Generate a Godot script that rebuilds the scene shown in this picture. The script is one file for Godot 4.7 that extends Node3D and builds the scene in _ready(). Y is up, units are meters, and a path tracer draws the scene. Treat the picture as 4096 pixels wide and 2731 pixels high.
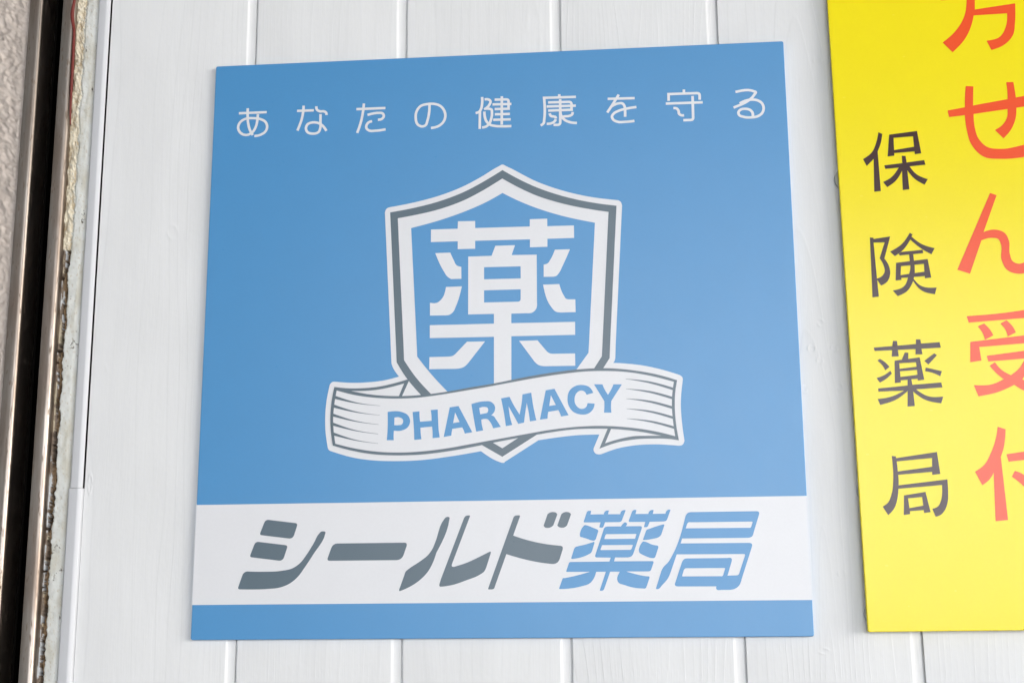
extends Node3D
# A square blue pharmacy sign and a tall yellow notice on a white painted board wall,
# with a stainless shutter guide rail and old sealant at the left-hand end of the boards.
# Metres, y up. The boards' faces lie at z = BOARD_Z, the blue sign's face at z = 0.

const BOARD_Z = -0.0045
const PITCH = 0.1365
const WALL_LEFT = -0.3498
const LOW = 0.0
const HIGH = 6.395
const ROOF = 6.4
const EYE = Vector3(0.11629, 1.49504, 1.10943)

var M = {}
var used = {}

# ------------------------------------------------------------------ helpers: nodes
func numbered(called: String) -> String:
	if not used.has(called):
		used[called] = 0
		return called
	used[called] += 1
	return "%s_%03d" % [called, used[called]]

func base(called: String, at := Vector3.ZERO) -> Node3D:
	var o := Node3D.new()
	o.name = numbered(called)
	add_child(o)
	o.position = at
	return o

func tag(o: Node, label := "", category := "", kind := "", group := ""):
	if label != "": o.set_meta("label", label)
	if category != "": o.set_meta("category", category)
	if kind != "": o.set_meta("kind", kind)
	if group != "": o.set_meta("group", group)

func put(called: String, mesh: Mesh, m: Material, parent: Node = null, at := Vector3.ZERO) -> MeshInstance3D:
	var o := MeshInstance3D.new()
	o.mesh = mesh
	o.material_override = m
	o.position = at
	o.cast_shadow = GeometryInstance3D.SHADOW_CASTING_SETTING_ON
	if parent == null:
		o.name = numbered(called)
		add_child(o)
	else:
		o.name = called
		parent.add_child(o, true)
	return o

# ------------------------------------------------------------------ helpers: outlines
# An outline is x, y, k triples in millimetres: k = 0 a corner, k = -1 a point on a smooth curve,
# k > 0 a corner rounded over k millimetres.
func flatten(path: Array, closed: bool) -> PackedVector2Array:
	var p := PackedVector2Array()
	var k := PackedFloat32Array()
	var n := int(path.size() / 3.0)
	for i in n:
		p.append(Vector2(path[i * 3], path[i * 3 + 1]))
		k.append(path[i * 3 + 2])
	var out := PackedVector2Array()
	var last := n if closed else n - 1
	for i in n:
		var has_prev := closed or i > 0
		var has_next := closed or i < n - 1
		if k[i] > 0.0 and has_prev and has_next:
			var a := p[(i + n - 1) % n]
			var b := p[(i + 1) % n]
			var ra := minf(k[i], p[i].distance_to(a) * 0.48)
			var rb := minf(k[i], p[i].distance_to(b) * 0.48)
			var s := p[i] + (a - p[i]).normalized() * ra
			var e := p[i] + (b - p[i]).normalized() * rb
			for j in 7:
				var t := j / 6.0
				out.append(s * (1 - t) * (1 - t) + p[i] * 2 * t * (1 - t) + e * t * t)
		else:
			out.append(p[i])
		if i < last:
			var q := (i + 1) % n
			if k[i] < 0.0 or k[q] < 0.0:
				var d := p[q] - p[i]
				var t0 := d
				var t1 := d
				if k[i] < 0.0: t0 = tangent(p, i, n, closed) * d.length()
				if k[q] < 0.0: t1 = tangent(p, q, n, closed) * d.length()
				if k[i] >= 0.0: t0 = (d * 1.5 - t1 * 0.5)
				if k[q] >= 0.0: t1 = (d * 1.5 - t0 * 0.5)
				for j in range(1, 6):
					var t := j / 6.0
					var t2 := t * t
					var t3 := t2 * t
					out.append(p[i] * (2 * t3 - 3 * t2 + 1) + t0 * (t3 - 2 * t2 + t) + p[q] * (-2 * t3 + 3 * t2) + t1 * (t3 - t2))
	return out

func tangent(p: PackedVector2Array, i: int, n: int, closed: bool) -> Vector2:
	var a := p[(i + n - 1) % n] if (closed or i > 0) else p[i]
	var b := p[(i + 1) % n] if (closed or i < n - 1) else p[i]
	var u := p[i] - a
	var v := b - p[i]
	var lu := maxf(u.length(), 0.001)
	var lv := maxf(v.length(), 0.001)
	return (u / lu * lv + v / lv * lu).normalized()

# A region is [outer outlines, holes]; unite() joins two of them.
func unite(r: Array, outer: PackedVector2Array, holes: Array) -> Array:
	var rh := []
	for h in r[1]:
		for c in Geometry2D.clip_polygons(h, outer):
			rh.append(c)
	for h in holes:
		var left := [h]
		for o in r[0]:
			var nxt := []
			for l in left:
				nxt.append_array(Geometry2D.clip_polygons(l, o))
			left = nxt
		rh.append_array(left)
	var keep := []
	var cur := outer
	for o in r[0]:
		var m := Geometry2D.merge_polygons(o, cur)
		var solid := []
		var hollow := []
		for q in m:
			if Geometry2D.is_polygon_clockwise(q): hollow.append(q)
			else: solid.append(q)
		if solid.size() == 1:
			cur = solid[0]
			rh.append_array(hollow)
		else:
			keep.append(o)
	keep.append(cur)
	return [keep, rh]

func ccw(q: PackedVector2Array) -> PackedVector2Array:
	if Geometry2D.is_polygon_clockwise(q): q.reverse()
	return q

func region(items: Array) -> Array:
	var r := [[], []]
	for it in items:
		var hs := []
		for h in it[1]:
			hs.append(ccw(flatten(h, true)))
		r = unite(r, ccw(flatten(it[0], true)), hs)
	return r

func stroke_region(strokes: Array, width: float) -> Array:
	var r := [[], []]
	for s in strokes:
		var solid := []
		var hollow := []
		for q in Geometry2D.offset_polyline(flatten(s, false), width * 0.5, Geometry2D.JOIN_MITER, Geometry2D.END_BUTT):
			if Geometry2D.is_polygon_clockwise(q): hollow.append(ccw(q))
			else: solid.append(q)
		for i in solid.size():
			r = unite(r, solid[i], hollow if i == 0 else [])
	return r

# One flat sheet of print from a region. Holes are opened by cutting the region in strips through them.
func sheet(r: Array) -> ArrayMesh:
	var cuts := [-10000.0]
	var holes := []
	for h in r[1]:
		if h.size() < 3: continue
		var lo := 1e9
		var hi := -1e9
		for v in h:
			lo = minf(lo, v.x)
			hi = maxf(hi, v.x)
		if hi - lo < 0.02: continue
		cuts.append((lo + hi) * 0.5)
		holes.append(ccw(h))
	cuts.append(10000.0)
	cuts.sort()
	var st := SurfaceTool.new()
	st.begin(Mesh.PRIMITIVE_TRIANGLES)
	for i in cuts.size() - 1:
		var strip := PackedVector2Array([Vector2(cuts[i], -10000), Vector2(cuts[i + 1], -10000), Vector2(cuts[i + 1], 10000), Vector2(cuts[i], 10000)])
		for o in r[0]:
			var left: Array = []
			left.append_array(Geometry2D.intersect_polygons(o, strip))
			for h in holes:
				var nxt := []
				for l in left:
					nxt.append_array(Geometry2D.clip_polygons(l, h))
				left = nxt
			for l in left:
				if l.size() < 3 or Geometry2D.is_polygon_clockwise(l): continue
				var ids := Geometry2D.triangulate_polygon(l)
				if ids.is_empty():
					print("untriangulated outline with ", l.size(), " points")
				for t in range(0, ids.size(), 3):
					var a: Vector2 = l[ids[t]]
					var b: Vector2 = l[ids[t + 1]]
					var c: Vector2 = l[ids[t + 2]]
					if (b - a).cross(c - a) > 0.0:
						var s := b
						b = c
						c = s
					for v in [a, b, c]:
						st.set_normal(Vector3(0, 0, 1))
						st.set_uv(v * 0.001)
						st.add_vertex(Vector3(v.x, v.y, 0) * 0.001)
	return st.commit()

# ------------------------------------------------------------------ helpers: solids
# A flat plate with rounded corners and a small rounded front edge; face at z = 0.
func plate(w: float, h: float, thick: float, corner: float, bevel: float) -> ArrayMesh:
	var st := SurfaceTool.new()
	st.begin(Mesh.PRIMITIVE_TRIANGLES)
	var rings := []
	for lv in [[bevel, 0.0], [bevel * 0.3, -bevel * 0.3], [0.0, -bevel], [0.0, -thick]]:
		var ring := []
		for q in 4:
			var cx: float = [w - corner, corner, corner, w - corner][q]
			var cy: float = [h - corner, h - corner, corner, corner][q]
			for j in 5:
				var a := (q + j / 4.0) * PI * 0.5
				ring.append(Vector3(cx + cos(a) * (corner - lv[0]), cy + sin(a) * (corner - lv[0]), lv[1]))
		rings.append(ring)
	var n: int = rings[0].size()
	var mid := Vector3(w * 0.5, h * 0.5, 0)
	for i in n:
		var j := (i + 1) % n
		tri(st, mid, rings[0][j], rings[0][i])
		tri(st, mid + Vector3(0, 0, -thick), rings[3][i], rings[3][j])
		for k in 3:
			tri(st, rings[k][i], rings[k][j], rings[k + 1][j])
			tri(st, rings[k][i], rings[k + 1][j], rings[k + 1][i])
	st.generate_normals()
	return st.commit()

func tri(st: SurfaceTool, a: Vector3, b: Vector3, c: Vector3):
	st.set_smooth_group(-1)
	for v in [a, b, c]:
		st.set_uv(Vector2(v.x, v.y))
		st.add_vertex(v)

func box(size: Vector3) -> BoxMesh:
	var b := BoxMesh.new()
	b.size = size
	return b

# A section (x, z in metres, listed so that the outside lies to the left of travel seen from above) drawn out from y0 to y1.
func drawn(section: PackedVector2Array, y0: float, y1: float, closed := false, rows := 1, u_width := 0.0, v_length := 0.8, sharp := 35.0) -> ArrayMesh:
	var st := SurfaceTool.new()
	st.begin(Mesh.PRIMITIVE_TRIANGLES)
	var n := section.size()
	var segs := n if closed else n - 1
	var nor := []
	for i in segs:
		var d := (section[(i + 1) % n] - section[i]).normalized()
		nor.append(Vector2(-d.y, d.x))
	var run := 0.0
	for i in segs:
		var a := section[i]
		var b := section[(i + 1) % n]
		var na: Vector2 = nor[i]
		var nb: Vector2 = nor[i]
		if (closed or i > 0) and nor[i].angle_to(nor[(i + segs - 1) % segs]) < deg_to_rad(sharp) and nor[i].angle_to(nor[(i + segs - 1) % segs]) > -deg_to_rad(sharp):
			na = (nor[i] + nor[(i + segs - 1) % segs]).normalized()
		if (closed or i < segs - 1) and absf(nor[i].angle_to(nor[(i + 1) % segs])) < deg_to_rad(sharp):
			nb = (nor[i] + nor[(i + 1) % segs]).normalized()
		var len := a.distance_to(b)
		for r in rows:
			var ya := lerpf(y0, y1, r / float(rows))
			var yb := lerpf(y0, y1, (r + 1) / float(rows))
			var ua := run
			var ub := run + len
			if u_width > 0.0:
				ua = (a.x - section[0].x) / u_width
				ub = (b.x - section[0].x) / u_width
			var q := [[a, ya, na, ua], [b, ya, nb, ub], [b, yb, nb, ub], [a, yb, na, ua]]
			for id in [0, 2, 1, 0, 3, 2]:
				var e: Array = q[id]
				st.set_normal(Vector3(e[2].x, 0, e[2].y))
				st.set_uv(Vector2(e[3], (2.125 - e[1]) / v_length))
				st.add_vertex(Vector3(e[0].x, e[1], e[0].y))
		run += len
	if closed:
		var ids := Geometry2D.triangulate_polygon(section)
		for side in 2:
			for t in range(0, ids.size(), 3):
				var vs := [section[ids[t]], section[ids[t + 1]], section[ids[t + 2]]]
				var up := side == 1
				if ((vs[1] - vs[0]).cross(vs[2] - vs[0]) > 0.0) != up: vs.reverse()
				for v in vs:
					st.set_normal(Vector3(0, 1 if up else -1, 0))
					st.set_uv(v)
					st.add_vertex(Vector3(v.x, y1 if up else y0, v.y))
	st.generate_tangents()
	return st.commit()

# A section written like an outline (corner / smooth / rounded triples, here in millimetres), scaled to metres.
func section(path: Array, closed: bool) -> PackedVector2Array:
	var q := flatten(path, closed)
	for i in q.size(): q[i] *= 0.001
	return q

# An x measured on the plane of the boards, carried along the line of sight to depth z (where a raised edge hides it).
func at_depth(x_mm: float, z_mm: float) -> float:
	return EYE.x * 1000.0 + (x_mm - EYE.x * 1000.0) * (EYE.z * 1000.0 - z_mm) / (EYE.z * 1000.0 - BOARD_Z * 1000.0)

func tube(points: Array, radii: Array, sides := 8) -> ArrayMesh:
	var st := SurfaceTool.new()
	st.begin(Mesh.PRIMITIVE_TRIANGLES)
	for i in points.size() - 1:
		for s in sides:
			var q := []
			for e in [[i, s], [i, s + 1], [i + 1, s + 1], [i + 1, s]]:
				var a: float = e[1] * TAU / sides
				q.append(points[e[0]] + Vector3(cos(a), 0, sin(a)) * radii[e[0]])
			st.set_smooth_group(0)
			for id in [0, 1, 2, 0, 2, 3]: st.add_vertex(q[id])
	st.generate_normals()
	return st.commit()

# ------------------------------------------------------------------ materials
func paint(c: Color, rough: float, spec := 0.5) -> StandardMaterial3D:
	var m := StandardMaterial3D.new()
	m.albedo_color = c.linear_to_srgb()
	m.roughness = rough
	m.metallic_specular = spec
	return m

# Faint uneven inking and handling marks on a printed face, as an albedo and a gloss sheet (about 0.3 m square, repeating).
func mottle(m: StandardMaterial3D, seed_value: int, amount: float, rough: float):
	var n := 512
	var fine := noise(seed_value, 0.18, 2)
	var wide := noise(seed_value + 1, 0.013, 3)
	var wipe := noise(seed_value + 2, 0.02, 3)
	var rng := RandomNumberGenerator.new()
	rng.seed = seed_value
	var a := Image.create(n, n, false, Image.FORMAT_RGB8)
	var r := Image.create(n, n, false, Image.FORMAT_RGB8)
	for j in n:
		for i in n:
			var v := 1.0 - amount + amount * (fine.get_noise_2d(i, j) * 0.7 + wide.get_noise_2d(i, j) * 0.8)
			a.set_pixel(i, j, Color(v, v, v))
			var q := clampf(rough + wipe.get_noise_2d(i * 1.6 + j * 0.5, j * 0.7) * 0.018 + fine.get_noise_2d(i + 900, j) * 0.02, 0.05, 1.0)
			r.set_pixel(i, j, Color(q, q, q))
	for k in 14:
		var x := rng.randi_range(2, n - 3)
		var y := rng.randi_range(2, n - 3)
		r.fill_rect(Rect2i(x, y, 1 + k % 3, 1), Color(0.9, 0.9, 0.9))
	m.albedo_texture = ImageTexture.create_from_image(a)
	m.roughness_texture = ImageTexture.create_from_image(r)
	m.roughness = 1.0
	m.uv1_scale = Vector3(3.3, 3.3, 1)

func noise(seed_value: int, freq: float, octaves := 3) -> FastNoiseLite:
	var n := FastNoiseLite.new()
	n.seed = seed_value
	n.noise_type = FastNoiseLite.TYPE_SIMPLEX_SMOOTH
	n.frequency = freq
	n.fractal_octaves = octaves
	return n

# Painted wood: growth rings showing through brushed paint, knots and filled holes. One sheet per board (136.5 mm x 800 mm).
func wood(seed_value: int, centre: Vector2, steep: float, spacing: float, depth: float, knots: Array) -> StandardMaterial3D:
	var w := 320
	var h := 1024
	var warp := noise(seed_value, 0.011, 2)
	var streak := noise(seed_value + 7, 0.9, 2)
	var blot := noise(seed_value + 13, 0.02, 3)
	var peel := noise(seed_value + 17, 0.25, 2)
	var rng := RandomNumberGenerator.new()
	rng.seed = seed_value
	var ring_gain := PackedFloat32Array()
	for i in 400: ring_gain.append(rng.randf_range(0.2, 1.0))
	var hs := PackedFloat32Array()
	hs.resize(w * h)
	var col := Image.create(w, h, false, Image.FORMAT_RGB8)
	for j in h:
		var y := j * 800.0 / h
		for i in w:
			var x := i * PITCH * 1000.0 / w
			var dx := x - centre.x + warp.get_noise_2d(x * 1.2, y * 0.25) * 9.0
			var dy := (y - centre.y) * steep
			var r := sqrt(dx * dx + dy * dy * 0.12 + 4.0)
			var ph := r / (spacing * (0.7 + 0.006 * r))
			var s := ph - floorf(ph)
			var g: float = ring_gain[int(ph) % 400]
			var line := (pow(s, 5.0) * (1.0 - smoothstep(0.93, 1.0, s))) * g * 1.5
			var st := streak.get_noise_2d(x + warp.get_noise_2d(x * 0.5, y * 0.2 + 900.0) * 6.0, y * 0.02) * (0.45 + 0.55 * (blot.get_noise_2d(x * 0.6 + 400.0, y * 0.25) + 0.5))
			var v := line * depth + st * 0.042 + peel.get_noise_2d(x, y * 0.5) * 0.02
			for kn in knots:
				var kx: float = x - kn[0]
				var ky: float = y - kn[1]
				var kd := sqrt(kx * kx + ky * ky * kn[3])
				if kd < kn[2] * 3.0:
					var t: float = kd / kn[2]
					v += kn[4] * (exp(-pow((t - 1.0) * 3.5, 2.0)) * (0.6 + 0.8 * sin(atan2(ky, kx) * 2.0 + kn[0])) - 0.5 * exp(-t * t * 2.0))
			hs[j * w + i] = v
			var a := 1.0 - line * 0.012 + blot.get_noise_2d(x, y * 0.3) * 0.016 + st * 0.012
			col.set_pixel(i, j, Color(0.905 * a, 0.905 * a, 0.902 * a))
	var nm := Image.create(w, h, false, Image.FORMAT_RGB8)
	var sx := w / (PITCH * 1000.0) * 0.5
	var sy := h / 800.0 * 0.5
	for j in h:
		for i in w:
			var gx := (hs[j * w + mini(i + 1, w - 1)] - hs[j * w + maxi(i - 1, 0)]) * sx
			var gy := (hs[((j + 1) % h) * w + i] - hs[((j + h - 1) % h) * w + i]) * sy
			var nv := Vector3(-gx, gy, 1.0).normalized()
			nm.set_pixel(i, j, Color(nv.x * 0.5 + 0.5, nv.y * 0.5 + 0.5, nv.z * 0.5 + 0.5))
	var m := StandardMaterial3D.new()
	m.albedo_texture = ImageTexture.create_from_image(col)
	m.normal_enabled = true
	m.normal_texture = ImageTexture.create_from_image(nm)
	m.normal_scale = 0.85
	m.roughness = 0.5
	m.metallic_specular = 0.45
	return m

# Drawn stainless sheet: fine upright brushing, tea-coloured film and specks.
func steel(seed_value: int) -> StandardMaterial3D:
	var w := 256
	var h := 1024
	var brush := noise(seed_value, 0.35, 3)
	var film := noise(seed_value + 3, 0.012, 4)
	var spot := noise(seed_value + 5, 0.12, 3)
	var col := Image.create(w, h, false, Image.FORMAT_RGB8)
	var rough := Image.create(w, h, false, Image.FORMAT_RGB8)
	for j in h:
		for i in w:
			var b := brush.get_noise_2d(i, j * 0.02)
			var f := film.get_noise_2d(i * 1.5, j * 0.6)
			var s := clampf((spot.get_noise_2d(i * 0.7, j * 0.35) - 0.38) * 6.0, 0.0, 1.0)
			var c := Color(0.38, 0.33, 0.285).lerp(Color(0.26, 0.205, 0.165), clampf(f * 1.3 + 0.35, 0.0, 1.0))
			c = c.lerp(Color(0.24, 0.18, 0.14), s * 0.6)
			c = c * (1.0 + b * 0.12)
			col.set_pixel(i, j, Color(c.r, c.g, c.b).linear_to_srgb())
			var r := clampf(0.38 + b * 0.08 + f * 0.10 + s * 0.3, 0.1, 0.9)
			rough.set_pixel(i, j, Color(r, r, r))
	var m := StandardMaterial3D.new()
	m.albedo_texture = ImageTexture.create_from_image(col)
	m.roughness_texture = ImageTexture.create_from_image(rough)
	m.roughness = 1.0
	m.metallic = 1.0
	m.uv1_scale = Vector3(12, 1, 1)
	return m

func vertex_paint(rough: float, spec: float) -> StandardMaterial3D:
	var m := StandardMaterial3D.new()
	m.vertex_color_use_as_albedo = true
	m.roughness = rough
	m.metallic_specular = spec
	return m

# ------------------------------------------------------------------ build
func _ready():
	# camera
	var cam := Camera3D.new()
	cam.name = "camera"
	add_child(cam)
	cam.transform = Transform3D(Basis(Vector3(0.99554445, -0.00963072, -0.09380029), Vector3(0.0296414, 0.9763054, 0.21435755), Vector3(0.08951331, -0.21618284, 0.97224089)).orthonormalized(), EYE)
	cam.fov = 28.018
	cam.near = 0.02
	cam.far = 400.0
	cam.current = true
	# bright overcast sky
	var sky_mat := ProceduralSkyMaterial.new()
	sky_mat.sky_top_color = Color(0.80, 0.84, 0.90)
	sky_mat.sky_horizon_color = Color(0.93, 0.94, 0.955)
	sky_mat.sky_curve = 0.2
	sky_mat.ground_bottom_color = Color(0.45, 0.44, 0.43)
	sky_mat.ground_horizon_color = Color(0.66, 0.65, 0.64)
	sky_mat.ground_curve = 0.1
	var sky := Sky.new()
	sky.sky_material = sky_mat
	var env := Environment.new()
	env.background_mode = Environment.BG_SKY
	env.sky = sky
	env.tonemap_mode = Environment.TONE_MAPPER_LINEAR
	env.tonemap_exposure = 9.3
	env.sdfgi_enabled = true
	env.ssao_enabled = true
	env.ssil_enabled = true
	var we := WorldEnvironment.new()
	we.name = "world_environment"
	we.environment = env
	add_child(we)
	# veiled sun, from the right and the front
	var sun := DirectionalLight3D.new()
	sun.name = "sun"
	sun.light_energy = 0.15
	sun.light_angular_distance = 40.0
	sun.light_color = Color(1.0, 0.985, 0.965)
	sun.shadow_enabled = true
	add_child(sun)
	sun.look_at_from_position(Vector3(8.8, 3.6, 4.6), Vector3(0, 1.75, 0))

	M.sign_white = paint(Color(0.75, 0.75, 0.765), 0.45, 0.95)
	M.sign_blue = paint(Color(0.026, 0.248, 0.545), 0.45, 0.95)
	M.sign_grey = paint(Color(0.052, 0.098, 0.132), 0.45, 0.95)
	for k in ["sign_white", "sign_blue", "sign_grey"]:
		M[k].clearcoat_enabled = true
		M[k].clearcoat = 0.5
		M[k].clearcoat_roughness = 0.38
	M.yellow = paint(Color(0.94, 0.775, 0.008), 0.22, 0.42)
	M.red = paint(Color(0.90, 0.095, 0.024), 0.22, 0.42)
	M.black = paint(Color(0.058, 0.027, 0.023), 0.22, 0.42)
	for k in ["sign_white", "sign_blue", "sign_grey"]: mottle(M[k], 400, 0.007, 0.45)
	for k in ["yellow", "red", "black"]: mottle(M[k], 500, 0.005, 0.22)
	M.vinyl = paint(Color(0.59, 0.595, 0.61), 0.4)
	M.slot_shade = paint(Color(0.006, 0.005, 0.0045), 0.9, 0.0)  # near-black colour carries the shade deep in the rail slot
	M.backing = paint(Color(0.05, 0.045, 0.04), 0.9, 0.2)
	M.spacer = paint(Color(0.42, 0.42, 0.38), 0.6)
	M.red_strand = paint(Color(0.15, 0.013, 0.006), 0.5)
	M.added_soffit = paint(Color(0.12, 0.11, 0.10), 0.8, 0.3)  # dark tone of the added roof, set for the signs' reflections
	M.pavement = paint(Color(0.34, 0.33, 0.32), 0.85, 0.3)
	M.added_wall = paint(Color(0.140, 0.148, 0.152), 0.85, 0.3)  # dark tone of the added left wall, set for the signs' reflections

	board_wall()
	stucco_wall()
	surroundings()
	shutter_rail()
	sealant()
	trims()
	blue_sign()
	yellow_sign()
	red_strand()

func board_wall():
	var wall := base("wall")
	tag(wall, "white painted wall of upright wooden boards", "", "structure")
	var looks := [
		wood(11, Vector2(148, 500), 0.05, 4.6, 0.07, [[66, 275, 4.0, 0.45, 0.12], [9, 397, 5.0, 0.6, 0.06], [4.5, 494, 1.7, 0.05, 0.32]]),
		wood(23, Vector2(-20, 330), 0.06, 3.8, 0.06, [[70, 260, 1.5, 0.6, 0.16]]),
		wood(31, Vector2(150, 640), 0.08, 4.2, 0.06, [[112, 105, 6.0, 0.04, 0.10]]),
		wood(47, Vector2(62, -60), 0.16, 3.4, 0.15, [[80, 560, 3.0, 0.5, 0.1]]),
		wood(59, Vector2(64, 740), 0.14, 4.4, 0.16, [[72.5, 374, 2.4, 0.8, 0.30], [64, 395, 3.0, 1.0, 0.33], [82, 395.5, 2.6, 1.0, 0.30], [70, 405.5, 2.4, 0.7, 0.30], [56, 429, 2.4, 0.8, 0.27], [85, 428, 1.8, 0.4, 0.27], [77, 577, 2.6, 0.8, 0.18], [83, 143, 3.2, 0.9, 0.15], [60, 637, 4.0, 4.0, 0.12]]),
		wood(73, Vector2(-10, 300), 0.06, 3.2, 0.10, []),
	]
	for i in 15:
		var x0 := (WALL_LEFT + i * PITCH) * 1000.0
		var x1 := x0 + PITCH * 1000.0
		var f := BOARD_Z * 1000.0
		# back left, square front-left arris, face, hollow step on the right, then a narrow open joint down to the tongue
		var s := [x0, f - 12, 0, x0, f, 0.5, x1 - 9.7, f, 0.8, x1 - 8.2, f - 0.8, -1, x1 - 6.4, f - 1.2, -1, x1 - 1.7, f - 1.4, 0.4, x1 - 1.7, f - 3.8, 0, x1 - 0.06, f - 3.8, 0, x1 - 0.06, f - 12, 0]
		var o := put("board", drawn(section(s, true), LOW, HIGH, true, 1, PITCH), looks[i if i < 6 else (i * 2 + 1) % 6], wall)
		o.cast_shadow = GeometryInstance3D.SHADOW_CASTING_SETTING_ON
	put("backing", box(Vector3(2.06, HIGH - LOW, 0.02)), M.backing, wall, Vector3(0.668, (LOW + HIGH) * 0.5, BOARD_Z - 0.0125 - 0.0105))  # added panel, keeps light from leaking through the board joints

# Rough-cast render at the far left.
func stucco_wall():
	var wall := base("stucco_wall")
	tag(wall, "beige pink rough stucco wall beside the steel rail", "", "structure")
	var coarse := noise(5, 0.10, 3)
	var ridge := noise(9, 0.085, 3)
	ridge.fractal_type = FastNoiseLite.FRACTAL_RIDGED
	var tint := noise(15, 0.03, 3)
	var x0 := -760.0
	var x1 := at_depth(-428.4, 3.0) - 0.3
	var y0 := 1300.0
	var y1 := 2250.0
	var nx := 250
	var ny := 700
	var st := SurfaceTool.new()
	st.begin(Mesh.PRIMITIVE_TRIANGLES)
	for j in ny + 1:
		for i in nx + 1:
			var x := lerpf(x0, x1, i / float(nx))
			var y := lerpf(y0, y1, j / float(ny))
			var e := minf(1.0, (x1 - x) / 2.5)
			var rr := ridge.get_noise_2d(x * 1.1 + coarse.get_noise_2d(x, y) * 8.0, y * 0.8)
			var z := 0.4 + e * (1.8 * coarse.get_noise_2d(x + 300.0, y * 0.8) + 2.0 * rr + 0.5 * tint.get_noise_2d(x * 14.0, y * 11.0)) - (1.0 - e) * 1.5
			var t := tint.get_noise_2d(x, y) * 0.12
			var hollow_tone := clampf((-rr - 0.35) * 1.6, 0.0, 0.5)  # hollows of the relief tinted darker brown
			var c := Color(0.56 + t * 0.5, 0.485 + t * 0.45, 0.425 + t * 0.4).lerp(Color(0.30, 0.22, 0.16), hollow_tone)
			st.set_color(c)
			st.set_uv(Vector2(x, y) * 0.001)
			st.add_vertex(Vector3(x, y, z) * 0.001)
	for j in ny:
		for i in nx:
			var a := j * (nx + 1) + i
			var b := a + nx + 1
			for id in [a, b, a + 1, a + 1, b, b + 1]: st.add_index(id)
	st.generate_normals()
	put("render_coat", st.commit(), vertex_paint(0.5, 0.5), wall)
	var core := paint(Color(0.50, 0.43, 0.38), 0.85, 0.3)
	put("core", box(Vector3(1.33, HIGH - LOW, 0.20)), core, wall, Vector3(-1.095, (LOW + HIGH) * 0.5, -0.105))

# Out of view: a pavement and, added to dim the signs' sheen and block light,
# an invented dark roof over it and an invented wall to the left; bright overcast sky beyond.
func surroundings():
	var ground := put("pavement", box(Vector3(44.0, 0.2, 40.0)), M.pavement, null, Vector3(10.0, -0.101, 19.5))
	tag(ground, "", "", "structure")
	var flank := put("added_side_wall", box(Vector3(0.4, ROOF, 15.0)), M.added_wall, null, Vector3(-2.0, ROOF * 0.5, 7.55))  # added unseen wall, darkens the reflections on the left
	tag(flank, "", "", "structure")
	var a := base("added_canopy", Vector3(6.0, ROOF + 0.002, 0.0))  # added unseen roof, darkens the upper reflections
	tag(a, "unseen dark roof added to shape the light and the reflections in the signs", "added_canopy")
	put("added_roof_slab", box(Vector3(22.0, 0.25, 15.0)), M.added_soffit, a, Vector3(0, 0.126, 7.4))
	put("added_front_beam", box(Vector3(22.0, 0.60, 0.3)), M.added_soffit, a, Vector3(0, -0.302, 14.7))

func shutter_rail():
	var t := base("shutter_rail")
	tag(t, "stainless steel shutter guide rail with a black upright slot", "rail")
	var zf := 4.0
	var m := steel(101)
	var m2 := steel(211)
	var a0 := at_depth(-428.4, zf)
	var a1 := at_depth(-415.9, zf - 1.2)
	var b0 := at_depth(-396.8, zf)
	var b1 := at_depth(-384.4, zf - 1.2)
	var fa := [a0, -30, 0, a0, zf, 0.8, a1, zf, 4.0, a1, -50, 0, a1 - 3.0, -50, 0, a1 - 3.0, -30, 0]
	var fb := [b0, -50, 0, b0, zf, 0.8, b1, zf, 4.4, b1, -12, 0, b1 - 3.0, -12, 0, b1 - 3.0, -50, 0]
	put("flange", drawn(section(fa, true), LOW, HIGH, true, 1, 0.0, 0.9), m, t)
	put("flange", drawn(section(fb, true), LOW, HIGH, true, 1, 0.0, 0.9), m2, t)
	var w := (b0 - a1) * 0.001
	put("slot_shade_lining", box(Vector3(w - 0.0004, HIGH - LOW, 0.006)), M.slot_shade, t, Vector3((a1 + b0) * 0.0005, (LOW + HIGH) * 0.5, -0.046))  # slot's shade painted as a near-black back

	put("slot_shade_strip", box(Vector3(0.0022, HIGH - LOW, 0.018)), M.slot_shade, t, Vector3(a1 * 0.001 + 0.0013, (LOW + HIGH) * 0.5, -0.0335))  # near-black strip painting the shade on the slot's left side


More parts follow.
